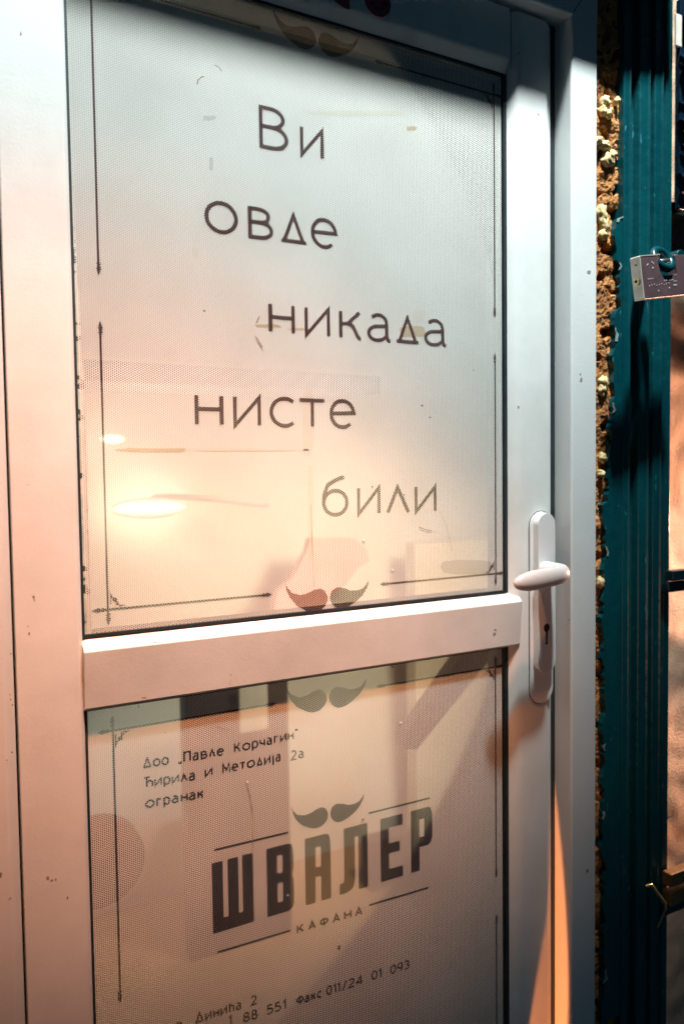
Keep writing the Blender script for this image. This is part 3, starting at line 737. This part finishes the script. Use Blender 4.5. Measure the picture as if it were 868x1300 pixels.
obj('shackle_bar', (lambda me: me)(tube(lk(.030, -.0075, dp * .5), lk(.064, -.0075, dp * .5), .0042)), M_steel, lock, smooth=True)
c0 = lk(-.0024, -.027, dp * .5)
cyl = obj('key_cylinder', tube(c0, c0 - ex * .0016, .0042, 18), M_brass, lock)
obj('key_slot', tube(c0 - ex * .0015, c0 - ex * .0021, .0018, 8), M_dark, cyl)
c1 = lk(-.0024, -.0085, dp * .42); obj('rivet', tube(c1, c1 - ex * .0005, .0011, 8), M_dark, lock)
vs, fs = [], []
rnd = random.Random(3)
def mk(x, z, w_, h_, sk=0):
    k = len(vs); vs.extend([lk(x, z, -.0004), lk(x + w_, z + sk, -.0004), lk(x + w_, z + h_ + sk, -.0004), lk(x, z + h_, -.0004)]); fs.append((k, k + 1, k + 2, k + 3))
mk(.0085, -.0115, .0035, .0013, .002); mk(.0175, -.0070, .0042, .0011, -.0028); mk(.0175, -.0145, .0024, .0016)
for i in range(5): mk(.008 + i * .0022, -.0265, .0013, .0009, .0002)
for i in range(9): mk(.0095 + i * .0042, -.0345 + .0006 * (i % 3), .0012, .0012)
for i in range(6): mk(.036 + i * .0030, -.0300, .0014, .0011)
for i in range(3): mk(.0515 + i * .0022, -.0365, .0018, .0016)
mk(.0235, -.0410, .0022, .0013); mk(.043, -.0390, .0020, .0014); mk(.052, -.0315, .006, .0006)
obj('marking', mesh('marks', vs, fs), M_mark, lb)
st = thing('staple', 'glossy teal iron staple and bolt that the padlock hangs from', 'staple', tuple(at(845, 320, -.05)))
p = lk(.045, -.004, dp * .5)
obj('eye', curve_tube([p + Vector((.014 * math.cos(t_ * .4), .010 * math.sin(t_ * .4) * .6, .012 * math.sin(t_ * .4))) for t_ in range(17)], .0048, 10), M_green, st, smooth=True)
obj('arm', curve_tube([p + Vector((.010, .012, .004)), Vector((p.x + .012, -.045, p.z + .004)), Vector((p.x + .040, -.018, p.z))], .0075, 10), M_green, st, smooth=True)
obj('bolt', tube(p + Vector((.026, -.006, .006)), p + Vector((.026, .030, .006)), .0075, 10), M_green, st, bevel=.001)

# ================================================================= THE ROOM BEHIND THE GLASS
IY = 1.25
m_wall = noisy('room_cream_paint', (.62, .56, .48), (.70, .64, .56), 3, .8)
m_greyw = noisy('room_lilac_grey_paint', (.40, .38, .40), (.46, .44, .45), 3, .8)
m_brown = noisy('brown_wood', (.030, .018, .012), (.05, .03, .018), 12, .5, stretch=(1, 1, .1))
m_shelf = noisy('shelf_grey', (.20, .19, .20), (.25, .24, .25), 20, .7)
m_char = noisy('charcoal_cloth', (.03, .035, .045), (.055, .06, .075), 40, .8)
m_pink = noisy('pink_cloth', (.54, .22, .18), (.60, .28, .23), 12, .8)
m_amber = noisy('amber_wood', (.42, .22, .08), (.5, .28, .12), 10, .5)
m_beige = noisy('room_beige_laminate', (.50, .40, .28), (.56, .46, .33), 5, .6)
m_white = noisy('white_lacquer', (.78, .76, .72), (.82, .80, .77), 5, .5)
rw = obj('room_wall', box_me(-.2, 3.6, IY + .9, IY + 1.0, -1.16, 1.5), m_greyw); tag(rw, kind='structure')
rw = obj('room_ceiling', box_me(-.2, 3.6, .35, IY + .9, 1.5, 1.55), m_greyw); tag(rw, kind='structure')
rf = obj('room_floor', box_me(-.2, 3.6, .35, IY + .9, -1.16, -1.12), m_amber); tag(rf, kind='structure')
p0, p1 = at(60, 497, IY), at(445, 497, IY)
sh = thing('wall_shelf', 'dark grey shelf seen dimly through the upper film', 'shelf', (.7, IY, p0.z))
obj('board', box_me(p0.x - .3, p1.x, IY - .16, IY + .04, .215, .262), m_shelf, sh)
pn = thing('partition', 'bright cream partition seen glowing through the film', 'partition', (1.4, IY + .1, -1.12))
obj('panel', box_me(-.1, 3.2, IY + .06, IY + .09, -1.12, 1.48), m_wall, pn)
lp = thing('globe_lamp', 'small glowing lamp bulb behind the upper film at its left edge', 'lamp', tuple(at(145, 557, IY - .1)))
bm = bmesh.new(); bmesh.ops.create_uvsphere(bm, u_segments=24, v_segments=14, radius=1)
c = at(143, 557, IY - .1)
for v in bm.verts: v.co = Vector((v.co.x * .030, v.co.y * .02, v.co.z * .012)) + c
me = bpy.data.meshes.new('bulb'); bm.to_mesh(me); bm.free(); obj('bulb', me, emis('bulb_glow', (1, .93, .78), 3.0), lp, smooth=True)
ds = thing('oval_lamp', 'broad oval white lamp glowing behind the lower left of the upper film', 'lamp', tuple(at(190, 645, IY - .2)))
bm = bmesh.new(); bmesh.ops.create_uvsphere(bm, u_segments=32, v_segments=18, radius=1)
c = at(190, 645, IY - .2)
for v in bm.verts: v.co = Vector((v.co.x * .085, v.co.y * .04, v.co.z * .024)) + c
me = bpy.data.meshes.new('lampshade'); bm.to_mesh(me); bm.free(); obj('lamp_shade', me, emis('shade_glow', (1, .94, .80), 1.6), ds, smooth=True)
obj('rim', curve_tube([c + Vector((.30 * math.cos(t_), .10 * math.sin(t_), .028 * math.sin(t_) ** 2 - .004)) for t_ in [.15 + 1.3 * i / 24 for i in range(25)]], .007), m_white, ds, smooth=True)
for dx in (-.05, .05):
    lamp('shade_light', 'POINT', (at(190, 645, IY - .03).x + dx, IY - .035, at(190, 645, IY - .03).z), (0, 0, 0), .9, (1, .88, .68), shadow_soft_size=.03)
lamp('bulb_light', 'POINT', (at(143, 557, IY - .03).x, IY - .02, at(143, 557, IY - .03).z), (0, 0, 0), .22, (1, .88, .68), shadow_soft_size=.02)
for nm_ in ('bulb_glow', 'shade_glow'):     # frosted shades: brightest where one looks straight through
    nt = bpy.data.materials[nm_].node_tree; b = nt.nodes['Principled BSDF']
    lw = N(nt, 'ShaderNodeLayerWeight'); lw.inputs[0].default_value = .5
    mr = N(nt, 'ShaderNodeMapRange'); mr.inputs['From Min'].default_value = 0; mr.inputs['From Max'].default_value = .85
    mr.inputs['To Min'].default_value = 2.6; mr.inputs['To Max'].default_value = .35
    nt.links.new(lw.outputs['Facing'], mr.inputs['Value']); nt.links.new(mr.outputs[0], b.inputs['Emission Strength'])
# pink cloth on the back of a seat
pk = [(345, 785), (352, 752), (372, 735), (390, 700), (394, 683), (420, 684), (452, 684), (466, 697), (470, 712), (455, 722), (440, 742), (420, 757), (415, 785)]
pts = [(at(u, v, IY - .15).x, at(u, v, IY - .15).z) for u, v in pk]
tag(obj('pink_cloth', plate(pts, [], IY - .15, IY - .12), m_pink, None, bevel=.004), 'pink cloth hanging behind the film above the middle rail', 'cloth')
# things behind the lower pane
def slab(u0, v0, u1, v1, y, th, m_, nm, lab, cat):
    a_, b2 = at(u0, v0, y), at(u1, v1, y)
    xa_, xb_ = sorted((a_.x, b2.x)); za_, zb_ = sorted((a_.z, b2.z))
    return tag(obj(nm, box_me(xa_, xb_, y, y + th, za_, zb_), m_, None, bevel=.004), lab, cat)
slab(235, 860, 375, 1420, 1.0, .05, m_brown, 'dark_screen', 'dark brown upright screen behind the left half of the lower film', 'screen')
slab(303, 872, 341, 926, .97, .01, m_wall, 'pale_panel', 'small pale panel in front of the dark screen behind the lower film', 'card')  # pale panel put in where the dark screen shows a paler gap
slab(470, 1070, 526, 1330, 1.05, .05, m_brown, 'wooden_post', 'brown upright post behind the lower film under the logo', 'post')
slab(526, 690, 900, 1400, 1.12, .05, m_beige, 'cupboard_side', 'tan cupboard side behind the right of the lower film', 'cupboard')
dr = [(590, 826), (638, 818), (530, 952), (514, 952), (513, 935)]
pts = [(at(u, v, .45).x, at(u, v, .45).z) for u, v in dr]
tag(obj('slanting_bar', plate(pts, [], .45, .48), m_brown, None, bevel=.003), 'slanting dark bar behind the upper right of the lower film', 'brace')  # dark slanting plate behind the pane
c = at(128, 1098, .60)
tag(obj('stool_seat', plate(ell(c.x, c.z, .075, .075, 32), [], .60, .63), m_char, None, bevel=.006), 'round dark stool seat behind the lower film at its left', 'stool')
print('built')
